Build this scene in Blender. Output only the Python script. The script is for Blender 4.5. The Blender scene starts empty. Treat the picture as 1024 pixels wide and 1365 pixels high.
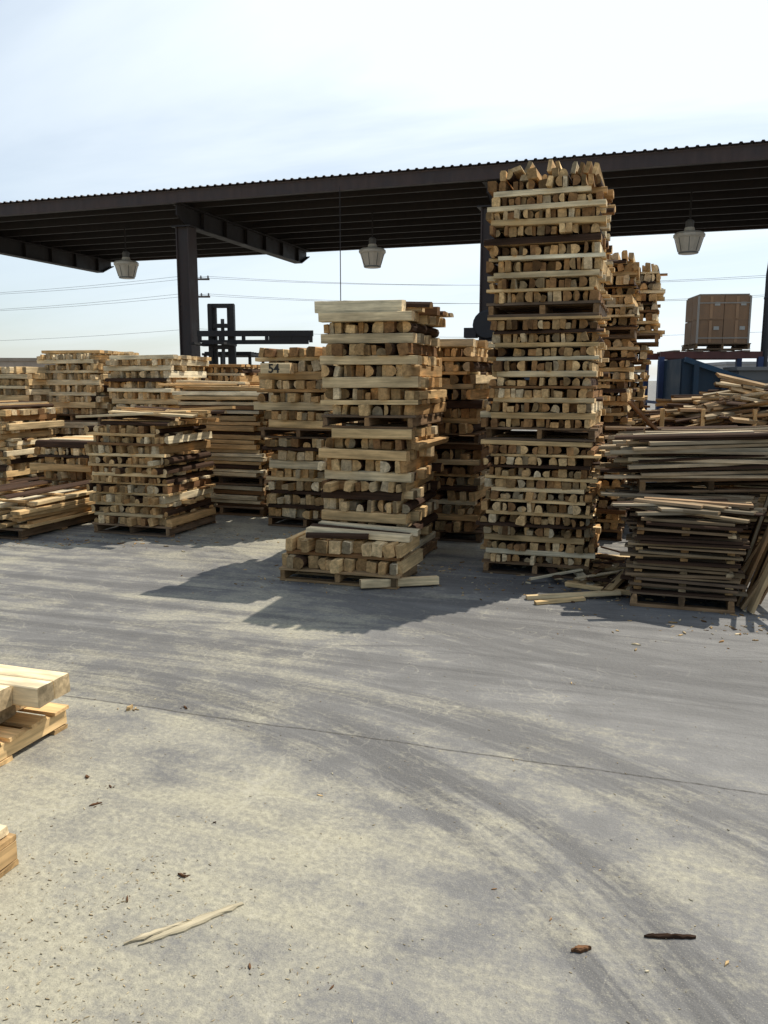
import bpy, math, random
from mathutils import Matrix, Vector, Euler
R = random.Random(7)
S = bpy.context.scene
YAW = math.radians(-18)
E1 = Vector((math.cos(YAW), math.sin(YAW), 0)); E2 = Vector((-math.sin(YAW), math.cos(YAW), 0))

# ---------------------------------------------------------------- nodes helper
class NT:
    def __init__(s, nt): s.nt = nt; s.N = nt.nodes; s.L = nt.links
    def _set(s, sock, v):
        if isinstance(v, bpy.types.NodeSocket): s.L.new(v, sock)
        elif v is not None: sock.default_value = v
    def math(s, op, a, b=None, c=None, clamp=False):
        n = s.N.new('ShaderNodeMath'); n.operation = op; n.use_clamp = clamp
        s._set(n.inputs[0], a); s._set(n.inputs[1], b)
        if c is not None: s._set(n.inputs[2], c)
        return n.outputs[0]
    def mapr(s, v, a, b, c=0., d=1., smooth=False):
        n = s.N.new('ShaderNodeMapRange'); n.clamp = True
        if smooth: n.interpolation_type = 'SMOOTHSTEP'
        s._set(n.inputs[0], v)
        for i, q in enumerate((a, b, c, d)): n.inputs[i+1].default_value = q
        return n.outputs[0]
    def mix(s, f, a, b, mode='MIX'):
        n = s.N.new('ShaderNodeMix'); n.data_type = 'RGBA'; n.blend_type = mode
        s._set(n.inputs[0], f); s._set(n.inputs[6], a); s._set(n.inputs[7], b)
        return n.outputs[2]
    def noise(s, vec, scale, detail=4, rough=.55, dist=0., out=0):
        n = s.N.new('ShaderNodeTexNoise'); s._set(n.inputs['Vector'], vec)
        n.inputs['Scale'].default_value = scale; n.inputs['Detail'].default_value = detail
        n.inputs['Roughness'].default_value = rough; n.inputs['Distortion'].default_value = dist
        return n.outputs[out]
    def mapping(s, vec, scale=(1,1,1), loc=(0,0,0), rot=(0,0,0)):
        n = s.N.new('ShaderNodeMapping'); s._set(n.inputs[0], vec)
        n.inputs['Scale'].default_value = scale; n.inputs['Location'].default_value = loc; n.inputs['Rotation'].default_value = rot
        return n.outputs[0]
    def comb(s, x, y, z=0.):
        n = s.N.new('ShaderNodeCombineXYZ'); s._set(n.inputs[0], x); s._set(n.inputs[1], y); s._set(n.inputs[2], z); return n.outputs[0]
    def bump(s, h, strength, dist):
        n = s.N.new('ShaderNodeBump'); n.inputs['Strength'].default_value = strength; n.inputs['Distance'].default_value = dist
        s._set(n.inputs['Height'], h); return n.outputs[0]

def new_mat(name):
    m = bpy.data.materials.new(name); m.use_nodes = True
    return m, NT(m.node_tree), m.node_tree.nodes['Principled BSDF']

def attr(t, name):
    n = t.N.new('ShaderNodeAttribute'); n.attribute_name = name; return n

wood, t, p = new_mat('sawn_wood')
c = attr(t, 'tint').outputs['Color']; g = attr(t, 'grain').outputs['Vector']
gr = t.noise(t.mapping(g, (2.2, 38, 38)), 1.0, 3, .6, .6)
bl = t.noise(t.mapping(g, (4, 14, 14)), 1.0, 3, .6)
f = t.mapr(gr, .34, .66, .68, 1.15)
f = t.math('MULTIPLY', f, t.mapr(bl, .3, .7, .68, 1.2))
vm = t.N.new('ShaderNodeVectorMath'); vm.operation = 'SCALE'
t.L.new(c, vm.inputs[0]); t.L.new(f, vm.inputs['Scale'])
t.L.new(vm.outputs[0], p.inputs['Base Color']); p.inputs['Roughness'].default_value = .85
p.inputs['Specular IOR Level'].default_value = .15

def paint_mat(name, rough=.6, metal=0., var=.25, scale=3.):
    m, t, p = new_mat(name)
    c = attr(t, 'tint').outputs['Color']; g = attr(t, 'grain').outputs['Vector']
    n1 = t.noise(g, scale, 5, .65); n2 = t.noise(t.mapping(g, (scale*4, scale*4, scale*.6)), 1, 3)
    f = t.math('MULTIPLY', t.mapr(n1, .3, .7, 1-var, 1+var), t.mapr(n2, .3, .7, 1-var*.6, 1+var*.4))
    vm = t.N.new('ShaderNodeVectorMath'); vm.operation = 'SCALE'
    t.L.new(c, vm.inputs[0]); t.L.new(f, vm.inputs['Scale'])
    t.L.new(vm.outputs[0], p.inputs['Base Color'])
    p.inputs['Metallic'].default_value = metal
    t.L.new(t.mapr(n1, .3, .7, max(.1, rough-.12), min(1, rough+.12)), p.inputs['Roughness'])
    return m
steel = paint_mat('painted_steel', .65, 0., .3, 2.)
card = paint_mat('cardboard', .75, 0., .12, 4.)
glassy = paint_mat('lamp_plastic', .35, 0., .08, 5.)
plaster = paint_mat('stucco', .9, 0., .12, 1.)
mark, t, p = new_mat('marker_ink'); p.inputs['Roughness'].default_value = .7
n = t.noise(None, 60, 3)
t.L.new(t.mix(n, (.012,.011,.01,1), (.05,.04,.03,1)), p.inputs['Base Color'])

# ---------------------------------------------------------------- mesh buffer
class Buf:
    def __init__(s): s.v=[]; s.f=[]; s.c=[]; s.g=[]
    def extr(s, prof, L, M, col, endcol=None, edgecols=None, taper=0.):
        n=len(prof); o=len(s.v); off=Vector((R.uniform(-50,50),R.uniform(-50,50),R.uniform(-50,50)))
        for x in (-L/2, L/2):
            k = 1.0 if x<0 else 1.0-taper
            for (y,z) in prof:
                s.v.append(M@Vector((x,y*k,z*k))); s.g.append(Vector((x,y,z))+off)
        for i in range(n):
            j=(i+1)%n; s.f.append((o+i,o+n+i,o+n+j,o+j)); s.c.append(edgecols[i] if edgecols and edgecols[i] else col)
        s.f.append(tuple(o+i for i in range(n))); s.c.append(endcol or col)
        s.f.append(tuple(o+n+i for i in reversed(range(n)))); s.c.append(endcol or col)
    def box(s, c, d, col, rot=(0,0,0), endcol=None, j=0.):
        w,h=d[1]/2,d[2]/2
        q=lambda: R.uniform(-j,j)
        prof=[(-w+q(),-h+q()),(w+q(),-h+q()),(w+q(),h+q()),(-w+q(),h+q())]
        M=Matrix.Translation(Vector(c))@Euler(rot,'XYZ').to_matrix().to_4x4()
        s.extr(prof,d[0],M,col,endcol)
    def lathe(s, prof, c, col, n=20, rot=(0,0,0)):
        M=Matrix.Translation(Vector(c))@Euler(rot,'XYZ').to_matrix().to_4x4(); o=len(s.v)
        off=Vector((R.uniform(-9,9),R.uniform(-9,9),0))
        for (r,z) in prof:
            for i in range(n):
                a=2*math.pi*i/n; q=Vector((r*math.cos(a),r*math.sin(a),z)); s.v.append(M@q); s.g.append(q+off)
        for k in range(len(prof)-1):
            for i in range(n):
                j=(i+1)%n; s.f.append((o+k*n+i,o+k*n+j,o+(k+1)*n+j,o+(k+1)*n+i)); s.c.append(col)
        s.f.append(tuple(o+i for i in reversed(range(n)))); s.c.append(col)
        s.f.append(tuple(o+(len(prof)-1)*n+i for i in range(n))); s.c.append(col)
    def obj(s, name, mat, loc=(0,0,0), rz=0., parent=None):
        me=bpy.data.meshes.new(name); me.from_pydata(s.v,[],s.f); me.update()
        ca=me.color_attributes.new('tint','FLOAT_COLOR','CORNER')
        buf=[]
        for poly,c in zip(me.polygons,s.c):
            for _ in range(poly.loop_total): buf.extend((c[0],c[1],c[2],1))
        ca.data.foreach_set('color',buf)
        ga=me.attributes.new('grain','FLOAT_VECTOR','POINT')
        gb=[]
        for q in s.g: gb.extend(q)
        ga.data.foreach_set('vector',gb)
        me.materials.append(mat)
        o=bpy.data.objects.new(name,me); S.collection.objects.link(o)
        o.location=loc; o.rotation_euler=(0,0,rz)
        if parent: o.parent=parent
        return o

def sc(c,k): return tuple(x*k for x in c)
def mixc(a,b,f): return tuple(x*(1-f)+y*f for x,y in zip(a,b))
FRESH=(.78,.54,.26); PALE=(.88,.75,.50); ORANGE=(.55,.30,.115); BROWN=(.18,.09,.042); GREY=(.17,.12,.08); BARK=(.06,.032,.018)
def wcol(bias=0.):
    r=R.random()+bias*.4
    if r<.17: c=mixc(BROWN,ORANGE,R.random()*.5)
    elif r<.40: c=mixc(ORANGE,FRESH,R.random()*.6)
    elif r<.70: c=mixc(FRESH,ORANGE,R.random()*.4)
    else: c=mixc(FRESH,PALE,R.random())
    return sc(c,R.uniform(.76,1.1))
def ecol(c): return sc(mixc(c,ORANGE,.25),R.choice((.38,.65,.82,.95,1.05,1.12)))

def AX(axis): return 0. if axis=='x' else math.pi/2
def piece(b,axis,c,L,W,H,col,slab=False,yaw=0.,pitch=0.,roll=0.,j=.004):
    M=Matrix.Translation(Vector(c))@Euler((roll,pitch,AX(axis)+yaw),'XYZ').to_matrix().to_4x4()
    w,h=W/2,H/2
    if slab:
        u=lambda v: v*R.uniform(.86,1.08)
        if W>H:
            prof=[(-w,-h),(w,-h),(u(w*.93),h*.1),(u(w*.6),u(h*.75)),(u(w)*.05,h),(-u(w*.6),u(h*.75)),(-u(w*.93),h*.1)]
            ec=[None,BARK,BARK,BARK,BARK,BARK,BARK]
        else:
            sgn=R.choice((-1,1))
            prof=[(-w,-h),(w*.1,-h*.93),(u(w*.75),-u(h*.6)),(w,0),(u(w*.75),u(h*.6)),(w*.1,h*.93),(-w,h)]
            ec=[BARK,BARK,BARK,BARK,BARK,BARK,None]
            if sgn<0:
                prof=[(-y,z) for y,z in reversed(prof)]; ec=[BARK]*5+[BARK,None]
        b.extr(prof,L,M,col,ecol(col),ec)
    else:
        q=lambda: R.uniform(-j,j)
        k=min(.006,w*.2,h*.2)
        prof=[(-w+k,-h+q()),(w-k,-h+q()),(w+q(),-h+k),(w+q(),h-k),(w-k,h+q()),(-w+k,h+q()),(-w+q(),h-k),(-w+q(),-h+k)]
        ec=None
        if R.random()<.18 and h>.01:
            kk=R.uniform(.25,.6); prof[3]=(w,h*(1-2*kk*.6)); prof[4]=(w*(1-kk),h); ec=[None,None,None,BARK,None,None,None,None]
        b.extr(prof,L,M,col,ecol(col),ec)

def pallet(b,w,d,z,x0=0,y0=0,tint=GREY):
    col=lambda: sc(mixc(tint,ORANGE,R.random()*.4),R.uniform(.6,1.3))
    n=3
    for i in range(n):
        x=x0-w/2+.03+i*(w-.06)/(n-1)
        piece(b,'y',(x,y0,z+.055),d*.99,.042,.07,col())
    for i in range(3):
        y=y0-d/2+.05+i*(d-.1)/2; piece(b,'x',(x0,y,z+.01),w*.99,.09,.018,col())
    m=6
    for i in range(m):
        y=y0-d/2+.05+i*(d-.1)/(m-1)
        piece(b,'x',(x0+R.uniform(-.01,.01),y,z+.1),w+R.uniform(-.01,.03),.095,.018,col(),yaw=R.uniform(-.01,.01))
    return z+.11

def end_row(b,w,d,z,H,x0=0,y0=0,bias=0.,slabp=.3,tmin=.03,tmax=.085,axis='y',mess=1.):
    x=-w/2+R.uniform(-.025,.025)
    w=w+R.uniform(-.05,.035)
    while x<w/2-.02:
        T=min(R.uniform(tmin,tmax),w/2-x+.02)
        h=H*R.choice((1.,1.,.97,.93,.86,.76,.6)) if R.random()<.8 else H
        roll=R.uniform(-.07,.07)*mess
        if R.random()<.12*mess: roll=R.uniform(-.3,.3)
        L=d*R.uniform(.92,1.03); off=R.gauss(0,.02)*mess
        if R.random()<.05*mess: off-=R.uniform(.03,.09)
        cc=(x0+x+T/2,y0+off,z+h/2) if axis=='y' else (x0+off,y0+x+T/2,z+h/2)
        piece(b,axis,cc,L,T,h,wcol(bias),R.random()<slabp,yaw=R.uniform(-.025,.025)*mess,roll=roll)
        x+=T+R.choice((.002,.004,.007,.012,.02))
        if R.random()<.06*mess: x+=.035
def flat_row(b,w,d,z,H,x0=0,y0=0,bias=0.,slabp=.2,wmin=.08,wmax=.14,axis='x',gap=(.0,.06)):
    y=-d/2+R.uniform(-.015,.02)
    while y<d/2-.04:
        W=min(R.uniform(wmin,wmax),d/2-y+.01)
        c=wcol(bias+.15)
        L=w*R.uniform(.86,1.07)
        off=R.uniform(-.045,.045)
        cc=(x0+off,y0+y+W/2,z+H/2) if axis=='x' else (x0+y+W/2,y0+off,z+H/2)
        piece(b,axis,cc,L,W,H*R.uniform(.85,1),c,R.random()<slabp,yaw=R.uniform(-.035,.035),pitch=R.uniform(-.01,.01))
        y+=W+R.uniform(*gap)

def cross_stack(name,loc,w,d,h,bias=0.,eh=(.075,.095),ch=(.03,.03,.04,.085),pallets=(0.,),rz=0.,slabp=.3,seed=None,drift=.015,top=None,mess=1.,tm=(.03,.085),lean=(0,0),wk=1.):
    if seed is not None: R.seed(seed)
    b=Buf(); z=0.; i=0; pl=list(pallets); x0=y0=0.; wx=wy=0.
    while z<h:
        if pl and z>=pl[0]-1e-6:
            pl.pop(0); x0=R.uniform(-drift,drift)*1.6; y0=R.uniform(-drift,drift); wx=wy=0.
            z=pallet(b,w*1.02,d*1.0,z,x0,y0)
            continue
        wx+=R.gauss(0,.006)*wk; wy+=R.gauss(0,.005)*wk
        dx=x0+wx+R.uniform(-drift,drift)+lean[0]*z; dy=y0+wy+R.uniform(-drift,drift)+lean[1]*z
        lb=bias+R.uniform(-.4,.35)
        if i%2==0:
            H=R.uniform(*eh); end_row(b,w*R.uniform(.95,1.02),d,z,H,dx,dy,lb,slabp,mess=mess,tmin=tm[0],tmax=tm[1])
        else:
            H=R.choice(ch)*R.uniform(.9,1.1)
            if R.random()<.3: flat_row(b,w,d,z,H,dx,dy,bias+.9,.05)
            else: flat_row(b,w,d,z,H,dx,dy,lb,slabp*.7)
        z+=H; i+=1
    if top: top(b,z,w,d)
    return b.obj(name,wood,(loc[0],loc[1],0),YAW+rz)

def loose(b,z,w,d,n,axis='x',L=(.7,1.),W=(.05,.12),H=(.02,.04),yawr=.2,pitch=.03,bias=.3,dz=.02,slabp=.3):
    for i in range(n):
        piece(b,axis,(R.uniform(-w/2,w/2)*.5 if axis=='x' else R.uniform(-w/2,w/2),R.uniform(-d/2,d/2) if axis=='x' else R.uniform(-.1,.1),z+R.uniform(0,dz)+H[1]/2),
              R.uniform(*L),R.uniform(*W),R.uniform(*H),wcol(bias),R.random()<slabp,yaw=R.uniform(-yawr,yawr),pitch=R.uniform(-pitch,pitch),roll=R.uniform(-.08,.08))

# ---------------------------------------------------------------- stacks
def topA(b,z,w,d):
    end_row(b,w*.66,d*.95,z,.075,-.06,0,.2,.3,mess=1.5)
    for x,r,zz in ((.20,.22,.10),(.25,.3,.095),(.305,.34,.09),(.36,.3,.08),(.08,-.2,.12),(.02,.15,.125),(-.24,1.25,.115),(-.14,.4,.12)):
        piece(b,'y',(x,R.uniform(-.05,.02),z+zz-.035),.95,.032,.085,wcol(.6),False,roll=r)
cross_stack('lumber_stack',(1.40,7.12),.86,1.03,3.10,-.1,eh=(.062,.088),pallets=(0,1.08,2.08),seed=11,drift=.008,top=topA,ch=(.022,.028,.03,.04,.05,.07),tm=(.026,.07),mess=1.2,slabp=.36,wk=.5)
cross_stack('lumber_stack',(2.13,8.72),.85,1.0,2.78,-.1,eh=(.062,.088),ch=(.022,.03,.04),pallets=(0,1.0,1.95),seed=12,drift=.03,slabp=.4,mess=1.5)
cross_stack('lumber_stack',(2.80,10.1),.85,1.0,2.82,-.1,eh=(.062,.088),ch=(.022,.03,.04),pallets=(0,1.0,1.95),seed=13,drift=.03,slabp=.4,mess=1.5)

def topB(b,z,w,d):
    piece(b,'x',(-.02,-d/2+.07,z+.05),.76,.12,.095,PALE,pitch=.01)
    for i in range(5):
        piece(b,'x',(.07+R.uniform(-.06,.10),-d/2+.22+i*.17,z+.03),.85,.13,R.choice((.05,.035,.07)),wcol(.1),R.random()<.6,yaw=R.uniform(-.08,.08),pitch=R.uniform(-.03,.03))
    piece(b,'x',(.17,-d/2+.2,z+.075),.8,.09,.05,mixc(ORANGE,FRESH,.3),True,yaw=-.09,pitch=.05)
cross_stack('lumber_stack',(-.045,7.42),.80,1.02,2.14,.3,eh=(.085,.105),ch=(.08,.09,.04,.09),pallets=(0,1.18),seed=27,drift=.035,top=topB,slabp=.28,tm=(.035,.095),mess=1.35,lean=(.004,0))
b=Buf(); R.seed(22)
z=pallet(b,1.0,.6,0,tint=mixc(GREY,FRESH,.3))
for k in range(2):
    H=.10; end_row(b,.98,.55,z,H,.02,R.uniform(-.03,.03),.2,.15,.05,.1,mess=1.6); z+=H
    if k==0: flat_row(b,.95,.5,z,.035,0,0,.2); z+=.035
for i in range(3):
    piece(b,'x',(.12+R.uniform(-.05,.05),-.1+i*.14,z+.035),.85,.13,.05,mixc(FRESH,PALE,R.random()),i==1,yaw=.05+R.uniform(-.07,.07),pitch=.04)
piece(b,'x',(-.02,-.22,z+.04),.5,.06,.04,FRESH,True,yaw=.2)
b.obj('lumber_stack',wood,(-.28,6.62,0),YAW)
cross_stack('lumber_stack',(-.76,9.35),.88,1.0,1.93,.45,eh=(.09,.11),ch=(.09,.095,.04),pallets=(0,.95),seed=23,drift=.03,slabp=.12,tm=(.045,.1),mess=1.1)
cross_stack('lumber_stack',(.66,8.62),.86,1.0,1.93,.0,eh=(.08,.1),ch=(.05,.08,.03),pallets=(0,.95),seed=24,drift=.04,slabp=.35,tm=(.03,.09),mess=1.5,lean=(-.015,0))
cross_stack('lumber_stack',(1.0,10.1),.86,1.0,1.85,.0,eh=(.085,.105),ch=(.05,.09,.04),pallets=(0,.95),seed=25,drift=.03,slabp=.35)
cross_stack('lumber_stack',(-.3,10.9),.86,1.0,1.75,.1,eh=(.085,.105),ch=(.05,.09,.04),pallets=(0,.95),seed=26,drift=.03)
def topF(b,z,w,d):
    loose(b,z,w,d,16,'x',(.65,1.05),(.06,.13),(.02,.035),.16,.06,.6,.08)
cross_stack('lumber_stack',(-2.43,8.92),.92,.95,1.16,.05,eh=(.062,.088),pallets=(0,),ch=(.025,.03,.045),seed=31,drift=.035,top=topF,slabp=.38,tm=(.028,.075),mess=1.4)
cross_stack('lumber_stack',(-3.55,10.2),.85,1.0,.86,.2,pallets=(0,),seed=32,drift=.03,mess=1.2)
cross_stack('lumber_stack',(-4.35,12.4),.98,1.1,2.0,.9,eh=(.08,.1),ch=(.085,.05,.04),pallets=(0,1.0),seed=33,drift=.035,slabp=.12,mess=1.1)
cross_stack('lumber_stack',(-3.25,12.0),1.02,1.1,1.93,.65,eh=(.08,.1),ch=(.085,.05,.04),pallets=(0,1.0),seed=34,drift=.035,slabp=.15,mess=1.1)
cross_stack('lumber_stack',(-2.45,13.0),1.1,1.1,1.80,.1,eh=(.08,.1),ch=(.085,.05,.04),pallets=(0,1.0),seed=35,drift=.04,slabp=.25)
cross_stack('lumber_stack',(-5.15,12.3),.75,1.1,1.72,.8,eh=(.08,.1),ch=(.085,.05,.04),pallets=(0,.8),seed=36,drift=.03,slabp=.1)
cross_stack('lumber_stack',(-5.0,11.0),.9,1.0,1.28,.1,eh=(.062,.088),pallets=(0,),seed=37,drift=.04,slabp=.35,mess=1.4)
cross_stack('lumber_stack',(-6.3,12.0),.9,1.0,1.6,.2,pallets=(0,.8),seed=38,drift=.03)
cross_stack('lumber_stack',(-3.9,14.6),1.,1.0,1.9,.4,pallets=(0,.9),seed=39,drift=.03)
cross_stack('lumber_stack',(-1.6,12.3),1.,1.0,1.5,.1,pallets=(0,),seed=40,drift=.03)
cross_stack('lumber_stack',(-6.1,14.5),1.,1.0,1.7,.5,pallets=(0,.9),seed=41,drift=.03)

def board_stack(name,loc,w,d,h,axis='x',th=(.022,.038),bias=0.,seed=0,rz=0.,ragged=.08,pal=(0,),sticker=.35,gap=(.0,.015),ww=(.07,.13),yawr=.012,dark=1.,topn=0,pt=.008,wash=None):
    R.seed(seed); b=Buf(); z=0.; pl=list(pal)
    while z<h:
        if pl and z>=pl[0]-1e-6: pl.pop(0); z=pallet(b,w*.98,d,z); continue
        T=R.uniform(*th); span=d if axis=='x' else w; LL=w if axis=='x' else d
        y=-span/2+R.uniform(-.03,.03); lb=bias+R.uniform(-.4,.4); sh=R.uniform(-ragged,ragged)*.5
        while y<span/2-.03:
            W=R.uniform(*ww); off=R.uniform(-ragged,ragged)+sh
            cc=(off,y+W/2,z+T/2) if axis=='x' else (y+W/2,off,z+T/2)
            cl=wcol(lb)
            if wash: cl=mixc(cl,wash,.55)
            piece(b,axis,cc,LL*R.uniform(.85,1.05),W,T*R.uniform(.8,1),sc(cl,dark*R.uniform(.75,1.1)),R.random()<.2,yaw=R.uniform(-yawr,yawr),pitch=R.uniform(-pt,pt),j=.002)
            y+=W+R.uniform(*gap)
        z+=T+.002
        if R.random()<sticker:
            for k in range(3):
                q=-.42+k*.42
                cc=(q*w,0,z+.01) if axis=='x' else (0,q*d,z+.01)
                piece(b,'y' if axis=='x' else 'x',cc,(d if axis=='x' else w)*.98,.05,.02,sc(wcol(),dark))
            z+=.021
    if topn: loose(b,z,w,d,topn,axis,(LL*.7,LL*1.05),(.06,.12),(.02,.03),.08,.03,bias,.04)
    return b.obj(name,wood,(loc[0],loc[1],0),YAW+rz)
board_stack('board_stack',(-1.80,10.25),1.15,1.0,1.48,'x',(.035,.065),.25,seed=51,ragged=.04,sticker=.12,topn=4,pal=(0,.32),pt=.012)
board_stack('board_stack',(-3.9,8.95),.95,1.3,.38,'y',(.03,.045),.8,seed=52,ragged=.1,topn=7,yawr=.04,pt=.02)
WASH=(.30,.235,.17)
board_stack('board_stack',(2.27,6.17),.72,1.15,.64,'x',(.016,.024),-.5,seed=53,ragged=.07,sticker=.3,dark=.68,ww=(.06,.12),gap=(.01,.06),yawr=.07,pt=.03,wash=WASH)
R.seed(54); b=Buf()
z=pallet(b,1.05,1.05,0)
for i in range(12):
    T=R.uniform(.018,.03); y=-.55
    while y<.5:
        W=R.uniform(.05,.11)
        piece(b,'x',(R.uniform(-.16,.16),y+W/2,z+T/2+R.uniform(0,.014)),R.uniform(.85,1.4),W,T,sc(mixc(wcol(.3),(.44,.36,.26),.6),R.uniform(.55,1.1)),R.random()<.2,yaw=R.uniform(-.12,.12),pitch=R.uniform(-.04,.04))
        y+=W+R.uniform(.0,.03)
    z+=T+.003
o=b.obj('board_stack',wood,(2.60,6.65,.76),YAW+.05); o.rotation_euler[1]=-.045
R.seed(55); b=Buf()
for i in range(140):
    piece(b,'x',(R.uniform(-.14,.15),R.uniform(-.5,.6),R.uniform(0,.08)),R.uniform(.4,.95),R.uniform(.04,.1),.018,sc(mixc(wcol(.0),WASH,.6),R.uniform(.45,1.)),R.random()<.2,yaw=R.uniform(-.4,.4),pitch=R.uniform(-.05,.05))
b.obj('loose_boards',wood,(2.27,6.2,.66),YAW)
board_stack('board_stack',(3.62,7.35),1.1,1.1,.9,'x',(.02,.03),-.1,seed=56,dark=.8)
board_stack('board_stack',(3.75,9.1),1.2,1.1,.95,'x',(.03,.05),-.1,seed=57)
board_stack('board_stack',(5.1,8.9),1.2,1.1,.9,'x',(.03,.05),-.1,seed=58)

R.seed(60); b=Buf()
for i in range(13):
    L=R.uniform(.75,1.1); an=math.radians(R.uniform(60,78))
    piece(b,'x',(R.uniform(-.04,.18)+.16,-.27+i*.07,L*.5*math.sin(an)+.01),L,R.uniform(.06,.11),.022,sc(mixc(wcol(.3),WASH,.35),.95),R.random()<.3,pitch=an,yaw=R.uniform(-.3,.3)+math.pi)
b.obj('leaning_boards',wood,(2.60,5.85,0),YAW)

R.seed(61); b=Buf()
for i in range(330):
    r=R.random()**.7; a=R.uniform(0,2*math.pi)
    x=1.25*r*math.cos(a); y=.6*r*math.sin(a); zt=.40*(1-r)**.75
    piece(b,'x',(x*.85,y,R.uniform(max(0,zt-.2),zt)+.03),R.uniform(.45,1.25),R.uniform(.03,.1),R.uniform(.015,.035),sc(mixc(wcol(.0),WASH,.4),R.uniform(.45,1.1)),R.random()<.25,yaw=R.uniform(-.8,.8),pitch=R.uniform(-.14,.14)+(.08 if x>0 else -.08),roll=R.uniform(-.5,.5))
for x in (-1.0,-.6,-.1,.4,.9):
    piece(b,'x',(x,-.66,.0),.34,.09,.04,mixc(FRESH,ORANGE,.2),pitch=-math.pi/2,yaw=0)
piece(b,'x',(0,-.63,-.1),2.2,.03,.09,wcol(.2)); piece(b,'x',(0,-.05,-.04),2.2,1.1,.04,BROWN)
b.obj('scrap_wood_pile',wood,(4.1,9.1,1.13),YAW)

R.seed(63); b=Buf()
for i in range(80):
    piece(b,'x',(R.gauss(0,.22),R.uniform(-.6,.4),R.uniform(.015,.10)),R.uniform(.12,.55),R.uniform(.025,.09),R.uniform(.01,.03),sc(wcol(.0),.8),R.random()<.4,yaw=R.uniform(-1.5,1.5),pitch=R.uniform(-.1,.1))
b.obj('scrap_wood_pile',wood,(1.93,6.75,0),YAW)
def plank(name,loc,L,W,H,yaw,col,pitch=0,slab=False):
    b=Buf(); piece(b,'x',(0,0,0),L,W,H,col,slab,pitch=pitch,j=.004)
    return b.obj(name,wood,loc,yaw)
R.seed(64)
plank('loose_plank',(.12,6.27,.045),.62,.085,.06,.20,mixc(FRESH,PALE,.4))
plank('loose_plank',(1.40,5.93,.03),.70,.06,.025,.05,mixc(FRESH,PALE,.3),pitch=-.04)
plank('loose_plank',(1.62,6.05,.05),.5,.05,.025,-.35,FRESH,pitch=.06)
plank('loose_plank',(1.28,5.82,.015),.4,.04,.02,.30,FRESH)
plank('loose_plank',(2.22,6.95,1.25),.50,.06,.025,YAW+.5,BROWN,pitch=.75)

# foreground timbers at left
R.seed(70); b=Buf()
z=pallet(b,1.2,.8,0,-.6,-.42,tint=mixc(GREY,FRESH,.8))
for i in range(7):
    piece(b,'x',(-.80+R.uniform(-.03,.02),-.78+i*.108,z+.046),1.3,.1,.092,mixc(FRESH,PALE,R.uniform(.2,.9)))
for i in range(7):
    off=.085 if i in(5,6) else R.uniform(-.08,-.03)
    piece(b,'x',(-.72+off,-.77+i*.107,z+.14),1.4,.1,.092,mixc(FRESH,PALE,R.uniform(.6,1)))
b.obj('timber_stack',wood,(-1.46,3.66,0),YAW)
R.seed(71); b=Buf(); pallet(b,1.0,1.0,0,-.5,-.5,tint=mixc(GREY,FRESH,.6)); 
for i in range(8): piece(b,'x',(-.5+R.uniform(-.03,.0),-.94+i*.125,.128),1.0,.1,.03,wcol(.4))
b.obj('wooden_pallet',wood,(-1.215,2.54,0),YAW)

tc=bpy.data.curves.new('marker_number','FONT'); tc.body='54'; tc.size=.13; tc.extrude=.0008; tc.offset=.003
tc.materials.append(mark)
R.seed(72); b=Buf(); piece(b,'x',(0,.03,0),.34,.10,.11,mixc(FRESH,PALE,.4),j=.0); 
lb=b.obj('marked_board',wood,tuple(Vector((-.74,9.35,1.72))-E2*.66-E1*.2),YAW)
to=bpy.data.objects.new('marker_number',tc); S.collection.objects.link(to); to.parent=lb; to.location=(-.08,-.0225,-.045); to.rotation_euler=(math.pi/2,0,0)

# ---------------------------------------------------------------- canopy
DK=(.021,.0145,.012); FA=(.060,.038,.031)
root=bpy.data.objects.new('steel_canopy',None); S.collection.objects.link(root); root.rotation_euler=(0,0,YAW)
aL,aR,b0,b1=-18.5,14.,17.6,25.5
b=Buf(); a=aL-.1
pts=[]
while a<aR:
    pts += [(a,0),(a+.10,0),(a+.12,.028),(a+.16,.028),(a+.18,0)]; a+=.19
n=len(pts)
for y in (b0-.1,b1+.1):
    for x,z in pts: b.v.append(Vector((x,y,5.955+z))); b.g.append(Vector((x,y,z)))
    for x,z in pts: b.v.append(Vector((x,y,5.940+z))); b.g.append(Vector((x,y,z)))
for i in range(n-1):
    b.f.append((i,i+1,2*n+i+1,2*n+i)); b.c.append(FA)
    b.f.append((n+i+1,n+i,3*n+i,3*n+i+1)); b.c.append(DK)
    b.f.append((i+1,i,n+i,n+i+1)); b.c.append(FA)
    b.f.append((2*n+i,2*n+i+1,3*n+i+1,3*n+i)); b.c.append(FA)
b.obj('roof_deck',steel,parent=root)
b=Buf(); Lx=aR-aL
for yy in (b0,b1):
    b.box(((aL+aR)/2,yy,5.80),(Lx,.05,.27),FA); s=1 if yy==b0 else -1
    b.box(((aL+aR)/2,yy+s*.065,5.675),(Lx,.08,.018),DK)
    b.box(((aL+aR)/2,yy-s*.03,5.92),(Lx,.012,.03),sc(FA,1.2))
b.box((aL-.03,(b0+b1)/2,5.80),(.04,b1-b0,.27),FA)
b.obj('fascia',steel,parent=root)
b=Buf()
y=b0+.75
while y<b1-.2:
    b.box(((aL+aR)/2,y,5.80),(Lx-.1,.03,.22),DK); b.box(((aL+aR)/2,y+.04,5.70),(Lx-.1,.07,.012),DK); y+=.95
b.obj('purlins',steel,parent=root)
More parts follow.
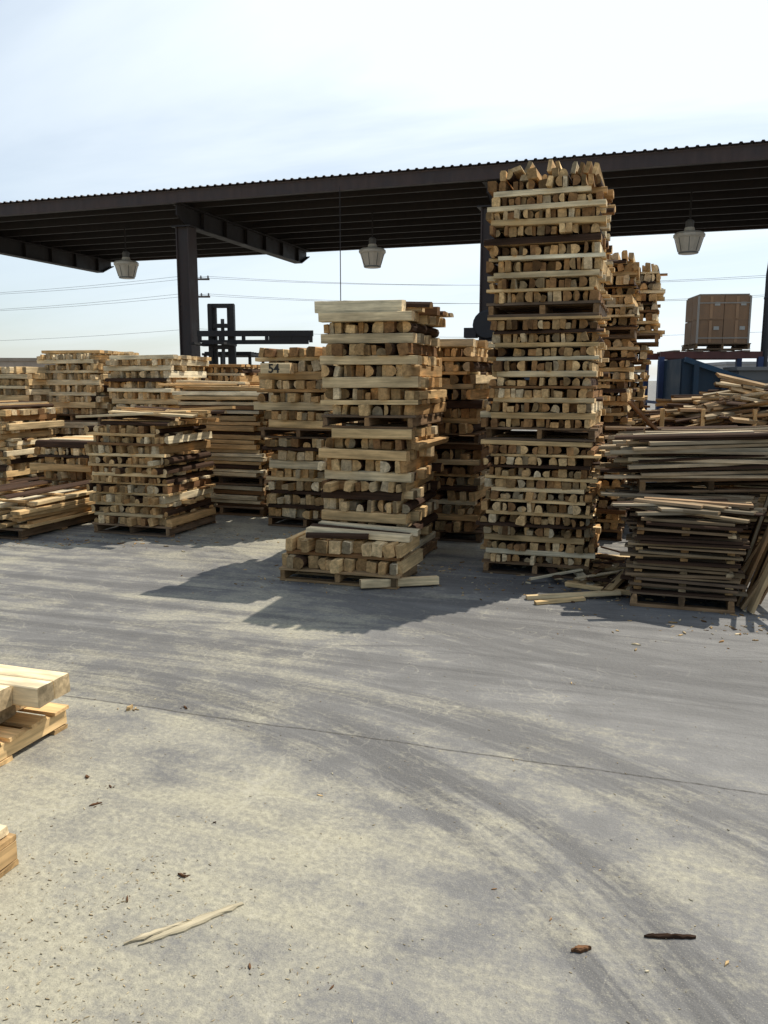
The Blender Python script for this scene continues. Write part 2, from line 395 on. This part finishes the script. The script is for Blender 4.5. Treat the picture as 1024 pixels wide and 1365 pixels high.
for i,a in enumerate((-18.25,-10.87,-3.50,3.9,11.2)):
    b=Buf()
    prof=[(b0+.1,5.42),(b0+.5,5.24),(b1-.75,5.24),(b1-.15,5.5),(b1-.15,5.68),(b0+.1,5.68)]
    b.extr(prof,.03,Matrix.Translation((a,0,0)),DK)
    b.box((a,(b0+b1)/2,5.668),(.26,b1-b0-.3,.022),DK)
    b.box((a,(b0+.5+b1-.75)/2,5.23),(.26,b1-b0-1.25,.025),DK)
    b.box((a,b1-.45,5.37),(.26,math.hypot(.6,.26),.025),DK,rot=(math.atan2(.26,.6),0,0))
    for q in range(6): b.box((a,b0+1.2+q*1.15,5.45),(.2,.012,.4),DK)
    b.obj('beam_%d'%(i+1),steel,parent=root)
    b=Buf()
    for s in (-1,1): b.box((a+s*.155,b0+.5,2.62),(.03,.38,5.2),sc(FA,.9))
    b.box((a,b0+.5,2.62),(.28,.03,5.2),DK); b.box((a,b0+.36,2.62),(.275,.02,5.2),sc(FA,.6))
    b.box((a,b0+.5,.012),(.6,.6,.024),DK); b.box((a,b0+.5,5.2),(.5,.5,.03),DK)
    b.obj('column_%d'%(i+1),steel,parent=root)

for a in (-13.9,-6.8,.55,7.8):
    L=bpy.data.objects.new('hanging_lamp',None); S.collection.objects.link(L)
    pos=E1*a+E2*20.; L.location=(pos.x,pos.y,0); L.rotation_euler=(0,0,YAW)
    b=Buf(); b.lathe([(.18,4.34),(.205,4.36),(.30,4.66),(.335,4.70),(.335,4.75),(.29,4.79),(.12,4.83),(.10,4.9)],(0,0,0),(.66,.58,.47),16)
    b.lathe([(.205,4.345),(.215,4.36),(.215,4.375),(.208,4.385)],(0,0,0),(.2,.19,.17),16)
    b.obj('lamp_shade',glassy,parent=L)
    b=Buf(); b.lathe([(.02,4.88),(.02,5.7)],(0,0,0),DK,8); b.lathe([(.09,4.88),(.09,5.03),(.05,5.07)],(0,0,0),(.12,.11,.1),12)
    for k in range(8):
        an=k*math.pi/4; b.box((.27*math.cos(an),.27*math.sin(an),4.56),(.012,.012,.36),(.16,.15,.13),rot=(0,math.radians(16),an))
    b.obj('lamp_stem',steel,parent=L)
b=Buf(); b.lathe([(.010,3.2),(.010,5.7)],(0,0,0),DK,6)
b.obj('drop_cable',steel,(-.95,18.6,0))

b=Buf(); KK=(.015,.015,.017)
b.lathe([(.26,-.14),(.30,-.1),(.30,.1),(.26,.14)],(0,0,2.70),KK,20,rot=(math.pi/2,0,0))
b.lathe([(.10,.0),(.10,1.3),(.13,1.35),(.13,1.5)],(.30,0,2.8),KK,14)
b.box((0,0,1.2),(.5,.4,2.4),KK); b.box((-.35,0,2.55),(.25,.25,.2),KK)
b.obj('dust_blower',steel,(2.12,17.2,0),YAW)

# ---------------------------------------------------------------- forklift
FR=bpy.data.objects.new('forklift',None); S.collection.objects.link(FR); FR.location=(-3.5,18.2,0); FR.rotation_euler=(0,0,-.05)
BK=(.014,.012,.011); YL=(.42,.2,.03)
b=Buf()
for s in (-1,1):
    b.box((s*.24,0,1.65),(.09,.14,3.1),BK); b.box((s*.15,.05,1.7),(.06,.1,3.0),BK)
for z in (.4,1.4,2.3,2.75,3.17): b.box((0,.0,z),(.56,.08,.09),BK)
b.lathe([(.04,.3),(.04,2.9)],(0,.08,0),(.1,.1,.1),10)
b.obj('mast',steel,parent=FR)
b=Buf()
b.box((.75,-.14,2.58),(2.5,.08,.12),BK); b.box((.75,-.14,2.40),(2.3,.06,.09),BK)
for x in (-.45,.0,.5,1.0,1.5,1.95): b.box((x,-.14,2.49),(.07,.07,.2),BK)
b.box((1.5,-.14,2.5),(.9,.05,.14),BK)
for x in (-.3,.3): b.box((x,-.75,2.33),(.12,1.15,.045),BK)
b.obj('fork_carriage',steel,parent=FR)
b=Buf()
b.box((0,1.3,.75),(1.1,1.9,.7),YL,j=.03); b.box((0,2.2,.95),(1.15,.55,1.0),YL,j=.05); b.box((0,1.2,1.2),(.5,.5,.25),BK); b.box((0,1.45,1.5),(.5,.12,.5),BK)
for x in(-.5,.5):
    for y in(.45,1.95): b.box((x,y,1.6),(.06,.06,1.1),BK)
b.box((0,1.2,2.16),(1.1,1.7,.05),BK)
for i in range(6): b.box((0,.5+i*.28,2.2),(1.05,.04,.04),BK)
b.obj('body',steel,parent=FR)
b=Buf()
for x in (-.52,.52):
    for y,r in ((.5,.36),(2.1,.3)):
        b.lathe([(r*.6,-.12),(r*.95,-.12),(r,-.08),(r,.08),(r*.95,.12),(r*.6,.12)],(x,y,r),BK,20,rot=(0,math.pi/2,0))
b.obj('wheels',steel,parent=FR)

# ---------------------------------------------------------------- right rear
RK=bpy.data.objects.new('storage_rack',None); S.collection.objects.link(RK); RK.location=(5.75,15.2,0); RK.rotation_euler=(0,0,-.05)
b=Buf(); RD=(.11,.035,.025)
for y in(-.5,.5):
    b.box((0,y,2.03),(1.75,.06,.12),RD)
    for x in(-.85,.85): b.box((x,y,1.0),(.09,.09,2.0),(.03,.05,.12))
for x in(-.85,.85):
    b.box((x,0,1.2),(.04,.94,.05),(.03,.05,.12)); b.box((x,0,.4),(.04,.94,.05),(.03,.05,.12))
for x in(-.6,-.2,.2,.6): b.box((x,0,2.10),(.1,1.1,.025),(.2,.14,.09))
b.obj('frame',steel,parent=RK)
CB=bpy.data.objects.new('cardboard_boxes',None); S.collection.objects.link(CB); CB.location=(5.98,15.2,2.125); CB.rotation_euler=(0,0,-.1)
b=Buf(); bc=(.27,.155,.08)
for y in(-.22,.22):
    for x in (-.22,.22):
        for k in range(2):
            b.box((x,y,.11+.2+k*.415),(.43,.43,.408),sc(bc,R.uniform(.85,1.1)),j=.006)
            if y<0:
                b.box((x,y-.2225,.11+.2+k*.415),(.05,.002,.38),sc(bc,1.35))
                b.box((x+.1,y-.2228,.11+.26+k*.415),(.09,.002,.06),(.42,.40,.35))
b.box((0,0,.945),(.84,.84,.02),(.3,.25,.2))
for x in (-.436,.436): b.box((x,-.436,.5),(.03,.03,.84),(.35,.31,.26))
for z in (.2,.8): b.box((0,-.4475,z),(.9,.002,.02),(.32,.28,.23))
b.obj('boxes',card,parent=CB)
b=Buf(); pallet(b,.95,.95,0); b.obj('pallet_base',wood,parent=CB)
BL=(.006,.022,.040); b=Buf()
def slabpoly(b,pts,y,th,col):
    M=Matrix.Translation((0,y,0))@Euler((0,0,math.pi/2)).to_matrix().to_4x4()
    b.extr([(-x,z) for x,z in pts],th,M,col)
side=[(-.1,.25),(3.6,.25),(3.6,1.25),(1.5,1.4),(-.1,1.95)]
for y in (0,1.6): slabpoly(b,side,y,.04,BL)
b.box((-.1,.8,1.10),(.04,1.56,1.68),BL); b.box((3.6,.8,.75),(.04,1.56,1.0),BL); b.box((1.75,.8,.27),(3.6,1.56,.04),BL)
for x in (.1,.55,1.0,1.5,2.0,2.5,3.0,3.5):
    zt=1.95-(x+.1)*.344 if x<1.5 else 1.33
    b.box((x,-.06,(zt+.25)/2),(.08,.08,zt-.3),sc(BL,1.3))
b.box((.7,-.05,1.66),(1.66,.09,.08),sc(BL,2.),rot=(0,.332,0)); b.box((2.55,-.05,1.32),(2.1,.09,.08),sc(BL,2.),rot=(0,.07,0))
b.obj('blue_scrap_container',steel,(4.95,13.6,0),-.08)
b=Buf(); b.box((0,0,.9),(.9,.7,1.75),(.22,.20,.175),j=.01); b.box((0,0,1.79),(1.,.8,.06),(.25,.23,.2)); b.box((0,-.36,1.0),(.6,.02,1.2),(.17,.155,.135))
b.obj('utility_cabinet',plaster,(6.55,14.6,0),-.1)
b=Buf(); b.lathe([(.07,0),(.065,3.4),(.02,3.9)],(0,0,0),(.03,.027,.027),10); b.box((0,0,.02),(.3,.3,.04),(.03,.027,.027))
b.lathe([(.045,2.9),(.075,3.0),(.045,3.1)],(0,0,0),(.03,.027,.027),10)
b.obj('steel_post',steel,(6.66,14.7,0))

# ---------------------------------------------------------------- far things
def bld(name,x,y,w,d,h,col,rz=0):
    b=Buf(); b.box((0,0,h/2),(w,d,h),col); b.box((0,0,h+.15),(w+.3,d+.3,.3),sc(col,.8))
    n=int(w//5)
    for i in range(n):
        xx=-w/2+w*(i+.5)/n
        b.box((xx,-d/2-.02,h*.5),(1.6,.05,h*.35),(.05,.06,.07)); b.box((xx,-d/2-.05,h*.5-h*.18-.06),(1.8,.1,.1),sc(col,1.1))
    b.box((0,-d/2-.06,1.3),(3.0,.06,2.6),sc(col,.6)); 
    return b.obj(name,plaster,(x,y,0),rz)
bld('warehouse_building',-46,88,34,16,3.4,(.42,.33,.25),.1)
bld('warehouse_building',52,95,30,16,3.2,(.4,.38,.36),-.1)
bld('warehouse_building',10,140,60,16,3.4,(.42,.37,.31),0)
def upole(x,y,h):
    b=Buf(); b.lathe([(.16,0),(.10,h)],(0,0,0),(.09,.065,.05),10)
    for z in (h-.6,h-1.8): b.box((0,0,z),(2.2,.12,.12),(.09,.065,.05))
    for z in (h-.6,h-1.8):
        for x_ in (-1,-.5,.5,1): b.lathe([(.05,0),(.07,.1),(.04,.2)],(x_,0,z+.06),(.2,.2,.2),8)
    return b.obj('utility_pole',steel,(x,y,0))
PX=[(-62,70),(-13.4,60),(36,52),(85,44)]
for x,y in PX: upole(x,y,9.2)
b=Buf()
def wire(p,q,sag,r=.009,n=14):
    pr=None
    for i in range(n+1):
        s=i/n; c_=Vector(p).lerp(Vector(q),s); c_.z-=sag*4*s*(1-s)
        if pr is not None:
            dd=c_-pr; M=Matrix.Translation((c_+pr)/2)@dd.to_track_quat('X','Z').to_matrix().to_4x4()
            b.extr([(-r,-r),(r,-r),(r,r),(-r,r)],dd.length*1.01,M,(.2,.2,.2))
        pr=c_
for (x0,y0),(x1,y1) in zip(PX[:-1],PX[1:]):
    for z in (7.6,8.8):
        for dx in (-1,1): wire((x0+dx,y0,z),(x1+dx,y1,z),1.0)
wire((-62,70,5.2),(-13.4,60,5.2),.8); wire((-13.4,60,5.2),(36,52,5.2),.8)
b.obj('power_lines',steel)

# ---------------------------------------------------------------- debris
R.seed(90); b=Buf()
def flake(b,x,y,L,W,H,col,yaw,n=7,rag=.3):
    off=Vector((R.uniform(-9,9),R.uniform(-9,9),0)); o=len(b.v); cs,sn=math.cos(yaw),math.sin(yaw)
    top=[]
    for i in range(n):
        s=i/(n-1)-.5; k=(1-abs(2*s)**2.5*.85)*R.uniform(1-rag,1)
        top.append((s*L,W/2*k+R.uniform(-.1,.1)*W))
    bot=[(s,-abs(w_)*R.uniform(1-rag,1)) for s,w_ in reversed(top)]
    ol=top+bot; m=len(ol)
    for z,k in ((0.,1.),(H*.7,.96),(H,.6)):
        for (px,py) in ol:
            px2,py2=px*(k*.5+.5 if k<.9 else 1),py*k
            b.v.append(Vector((x+px2*cs-py2*sn,y+px2*sn+py2*cs,.0008+z*R.uniform(.75,1.1)))); b.g.append(Vector((px,py,z))+off)
    for r in range(2):
        for i in range(m):
            j=(i+1)%m; b.f.append((o+r*m+j,o+r*m+i,o+(r+1)*m+i,o+(r+1)*m+j)); b.c.append(sc(col,.8))
    b.f.append(tuple(o+2*m+i for i in reversed(range(m)))); b.c.append(col)
def chip(x,y,s,col): flake(b,x,y,s*R.uniform(.9,2.),s*R.uniform(.4,.8),s*R.uniform(.15,.35),col,R.uniform(-3,3),4,.5)
DUST=(.50,.44,.29)
for i in range(1300):
    y=1.5+7*R.random()**1.5; x=R.uniform(-.62,.5)*y-.1
    chip(x,y,R.choice((.003,.004,.005,.006,.008)),sc(mixc(wcol(.4),DUST,.6),R.uniform(.5,1)))
for i in range(1100):
    x=-.5+R.gauss(-.45,.35); y=1.6+1.0*R.random()**1.4; chip(x,y,R.choice((.003,.004,.006,.008)),sc(mixc(wcol(.3),DUST,.6),R.uniform(.55,1)))
for i in range(900):
    q=R.choice(((-2.6,8.3),(-3.4,8.2),(-.5,6.6),(.6,7.0),(1.2,6.5),(1.9,6.1),(2.2,5.4),(-1.4,8.4),(2.6,5.2)))
    chip(q[0]+R.gauss(0,.5),q[1]+R.gauss(0,.2)-.1,R.choice((.01,.012,.015,.02,.03)),sc(wcol(.2),R.uniform(.4,1)))
for (x,y,s,c) in ((-1.25,3.85,.055,FRESH),(-.98,3.87,.025,BROWN),(-1.21,3.15,.025,BROWN),(-1.10,2.93,.026,BROWN),(-.66,2.47,.026,BROWN),(-1.09,3.07,.018,BROWN),(-.62,2.8,.014,BARK),(.72,2.03,.012,PALE),(-.14,1.97,.012,BROWN),(-.37,2.05,.014,BROWN),(-.25,3.0,.014,FRESH),(-.80,2.35,.018,BROWN),(.95,2.06,.016,FRESH),(1.0,4.2,.016,FRESH),(.55,3.3,.016,FRESH),(.5,2.25,.012,ORANGE),(.35,2.4,.01,ORANGE)):
    chip(x,y,s,sc(c,.8)); 
    for k in range(5): chip(x+R.gauss(0,.03),y+R.gauss(0,.02),s*.3,sc(c,.7))
b.obj('wood_debris',wood)
R.seed(91)
b=Buf(); flake(b,.83,2.17,.15,.02,.010,BARK,-.03,12,.5); b.obj('bark_strip',wood)
b=Buf(); flake(b,.56,2.115,.06,.026,.012,BROWN,.2,9,.5); b.obj('bark_strip',wood)
b=Buf(); flake(b,-.57,2.23,.33,.05,.006,(.50,.43,.29),.62,16,.4); b.obj('wood_splinter',wood)
b=Buf(); flake(b,-.66,2.19,.2,.03,.009,(.54,.46,.31),.55,12,.4); b.obj('wood_splinter',wood)

# ---------------------------------------------------------------- ground
gm,t,p=new_mat('dusty_concrete')
tc_=t.N.new('ShaderNodeTexCoord').outputs['Object']
sx=t.N.new('ShaderNodeSeparateXYZ'); t.L.new(tc_,sx.inputs[0]); a_,b_=sx.outputs[0],sx.outputs[1]
n_big=t.noise(tc_,.5,5,.62); n_mid=t.noise(tc_,3.,6,.68); n_fine=t.noise(tc_,40,4,.7); n_sp=t.noise(tc_,230,1,.6)
base=t.mix(t.mapr(n_mid,.32,.68),(.152,.147,.138,1),(.225,.218,.205,1))
base=t.mix(t.mapr(n_big,.38,.62,0,.4),base,(.27,.26,.243,1))
def arc(cx,cy,r0,wd,fq,seedz):
    dx=t.math('SUBTRACT',a_,cx); dy=t.math('SUBTRACT',b_,cy)
    r=t.math('SQRT',t.math('ADD',t.math('MULTIPLY',dx,dx),t.math('MULTIPLY',dy,dy)))
    ang=t.math('ARCTAN2',dy,dx)
    st=t.noise(t.comb(t.math('MULTIPLY',r,fq),t.math('MULTIPLY',ang,3.2),seedz),1.,4,.7)
    band=t.mapr(t.math('ABSOLUTE',t.math('SUBTRACT',r,r0)),wd*.3,wd,1,0,True)
    return t.math('MULTIPLY',t.mapr(st,.34,.56),band)
def lin(rot,fx,fy,z,lo=.42,hi=.64):
    v=t.mapping(t.mapping(tc_,rot=(0,0,rot)),(fx,fy,1),(0,0,z)); return t.mapr(t.noise(v,1.,5,.7,.3),lo,hi)
s1=lin(.02,.25,4.2,3.,.40,.58); s2=lin(-.28,.3,7.,7.,.47,.64); s3=lin(.10,.3,7.,11.,.46,.62)
far=t.mapr(b_,3.3,4.5,0,1,True)
dark=t.math('MULTIPLY',t.math('MAXIMUM',s1,t.math('MULTIPLY',s2,.8)),t.math('ADD',t.math('MULTIPLY',far,.72),.12))
A1=arc(-2.85,-.09,3.7,.40,9.,1.); A2=arc(-2.6,-1.0,5.0,.38,9.,4.); A3=arc(2.5,13.5,9.2,.8,6.,8.)
arcs=t.math('MAXIMUM',t.math('MAXIMUM',A1,t.math('MULTIPLY',A2,.85)),t.math('MULTIPLY',A3,.85))
dark=t.math('MAXIMUM',dark,t.math('MULTIPLY',arcs,t.mapr(n_mid,.3,.6,.6,1)),clamp=True)
base=t.mix(t.math('MULTIPLY',dark,.82),base,(.078,.075,.073,1))
# sawdust
reg=t.math('ADD',t.mapr(b_,2.6,4.2,.13,-.09),t.mapr(a_,-2.0,1.2,.17,-.18))
nearst=t.mapr(t.math('ABSOLUTE',t.math('SUBTRACT',b_,8.0)),.2,1.7,.22,0,True)
sd=t.math('ADD',t.math('ADD',n_big,t.math('MULTIPLY',t.math('SUBTRACT',n_mid,.5),.95)),t.math('ADD',reg,nearst))
sd=t.math('SUBTRACT',sd,t.math('MULTIPLY',dark,.20)); sd=t.math('ADD',sd,t.math('MULTIPLY',t.math('SUBTRACT',s3,.4),.13))
sd=t.math('ADD',sd,t.math('MULTIPLY',t.math('SUBTRACT',n_fine,.5),.5))
sdm=t.mapr(sd,.42,.82,0,.88)
sdc=t.mix(t.mapr(n_fine,.35,.65),(.30,.275,.198,1),(.43,.395,.285,1))
base=t.mix(sdm,base,sdc)
base=t.mix(t.mapr(n_sp,.60,.72,0,.4),base,(.45,.41,.31,1))
base=t.mix(t.mapr(n_sp,.28,.40,.45,0),base,(.085,.077,.066,1))
vo=t.N.new('ShaderNodeTexVoronoi'); vo.feature='DISTANCE_TO_EDGE'; vo.inputs['Scale'].default_value=1.6
t.L.new(t.mapping(t.noise(tc_,.9,3,.5,0,1),(7,12,1)),vo.inputs['Vector'])
scr=t.math('MULTIPLY',t.mapr(vo.outputs['Distance'],.0,.02,1,0),t.math('MULTIPLY',t.mapr(n_mid,.40,.62,0,.45),t.mapr(a_,-.8,.6,1,0)))
base=t.mix(scr,base,(.42,.39,.31,1))
wob=t.math('MULTIPLY',t.math('SUBTRACT',t.noise(tc_,1.6,4),.5),.07)
def joint(coord,pos,wd):
    dd=t.math('ABSOLUTE',t.math('SUBTRACT',t.math('ADD',coord,wob),pos)); return t.mapr(dd,wd*.4,wd,1,0)
jn=t.math('MAXIMUM',joint(b_,3.325,.009),t.math('MAXIMUM',joint(b_,9.3,.012),joint(a_,5.2,.012)))
jn=t.math('MULTIPLY',jn,t.mapr(n_fine,.38,.58,.3,.9))
base=t.mix(jn,base,(.05,.044,.038,1))
t.L.new(base,p.inputs['Base Color']); p.inputs['Roughness'].default_value=.8; p.inputs['Specular IOR Level'].default_value=.25
t.L.new(t.bump(n_fine,.5,.012),p.inputs['Normal'])
me=bpy.data.meshes.new('ground'); q=1500
me.from_pydata([(-q,-q,0),(q,-q,0),(q,q,0),(-q,q,0)],[],[(0,1,2,3)]); me.materials.append(gm)
go=bpy.data.objects.new('ground',me); S.collection.objects.link(go); go.rotation_euler=(0,0,YAW)

# ---------------------------------------------------------------- light
az=math.atan2(.78,.63); el=math.radians(54)
sd_=Vector((math.sin(az)*math.cos(el),math.cos(az)*math.cos(el),math.sin(el)))
sl=bpy.data.lights.new('sun','SUN'); sl.energy=5.0; sl.angle=math.radians(.5); sl.color=(1,.94,.84)
so=bpy.data.objects.new('sun',sl); S.collection.objects.link(so); so.rotation_euler=(-sd_).to_track_quat('-Z','Y').to_euler(); so.location=(8,8,15)
w=bpy.data.worlds.new('World'); S.world=w; w.use_nodes=True; t=NT(w.node_tree)
bg=w.node_tree.nodes['Background']; bg.inputs['Strength'].default_value=.13
sky=t.N.new('ShaderNodeTexSky'); sky.sky_type='NISHITA'; sky.sun_disc=False; sky.sun_elevation=el; sky.sun_rotation=az
sky.air_density=1.0; sky.dust_density=1.0; sky.ozone_density=1.0
tg=t.N.new('ShaderNodeTexCoord').outputs['Generated']
sp=t.N.new('ShaderNodeSeparateXYZ'); t.L.new(tg,sp.inputs[0])
zz=t.math('ADD',t.math('MAXIMUM',sp.outputs[2],0.),.12)
cv=t.comb(t.math('DIVIDE',sp.outputs[0],zz),t.math('DIVIDE',sp.outputs[1],zz))
c1=t.noise(t.mapping(t.mapping(cv,rot=(0,0,.5)),(.3,.75,1),(2.3,.4,0)),1.,6,.55,.4)
# thin high cloud, thickest on the sun's side of the sky
dt=t.N.new('ShaderNodeVectorMath'); dt.operation='DOT_PRODUCT'; t.L.new(tg,dt.inputs[0]); dt.inputs[1].default_value=sd_
toward=t.mapr(dt.outputs['Value'],.1,.85,.06,1.15)
cm=t.math('MULTIPLY',t.mapr(c1,.33,.62,.3,1.,True),toward,clamp=True)
cm=t.math('ADD',cm,t.math('MULTIPLY',t.mapr(sp.outputs[1],0.,.6),.26),clamp=True)
colr=t.mix(cm,sky.outputs[0],(7.5,8.25,8.8,1))
t.L.new(colr,bg.inputs['Color'])

# ---------------------------------------------------------------- camera
cd=bpy.data.cameras.new('camera'); co=bpy.data.objects.new('camera',cd); S.collection.objects.link(co)
co.location=(0,0,1.6); co.rotation_euler=(math.radians(90-9.1),0,0)
cd.sensor_fit='VERTICAL'; cd.sensor_height=36; cd.lens=29.0; cd.clip_end=5000; cd.clip_start=.05
S.camera=co
S.view_settings.view_transform='Standard'; S.view_settings.look='None'; S.view_settings.exposure=0
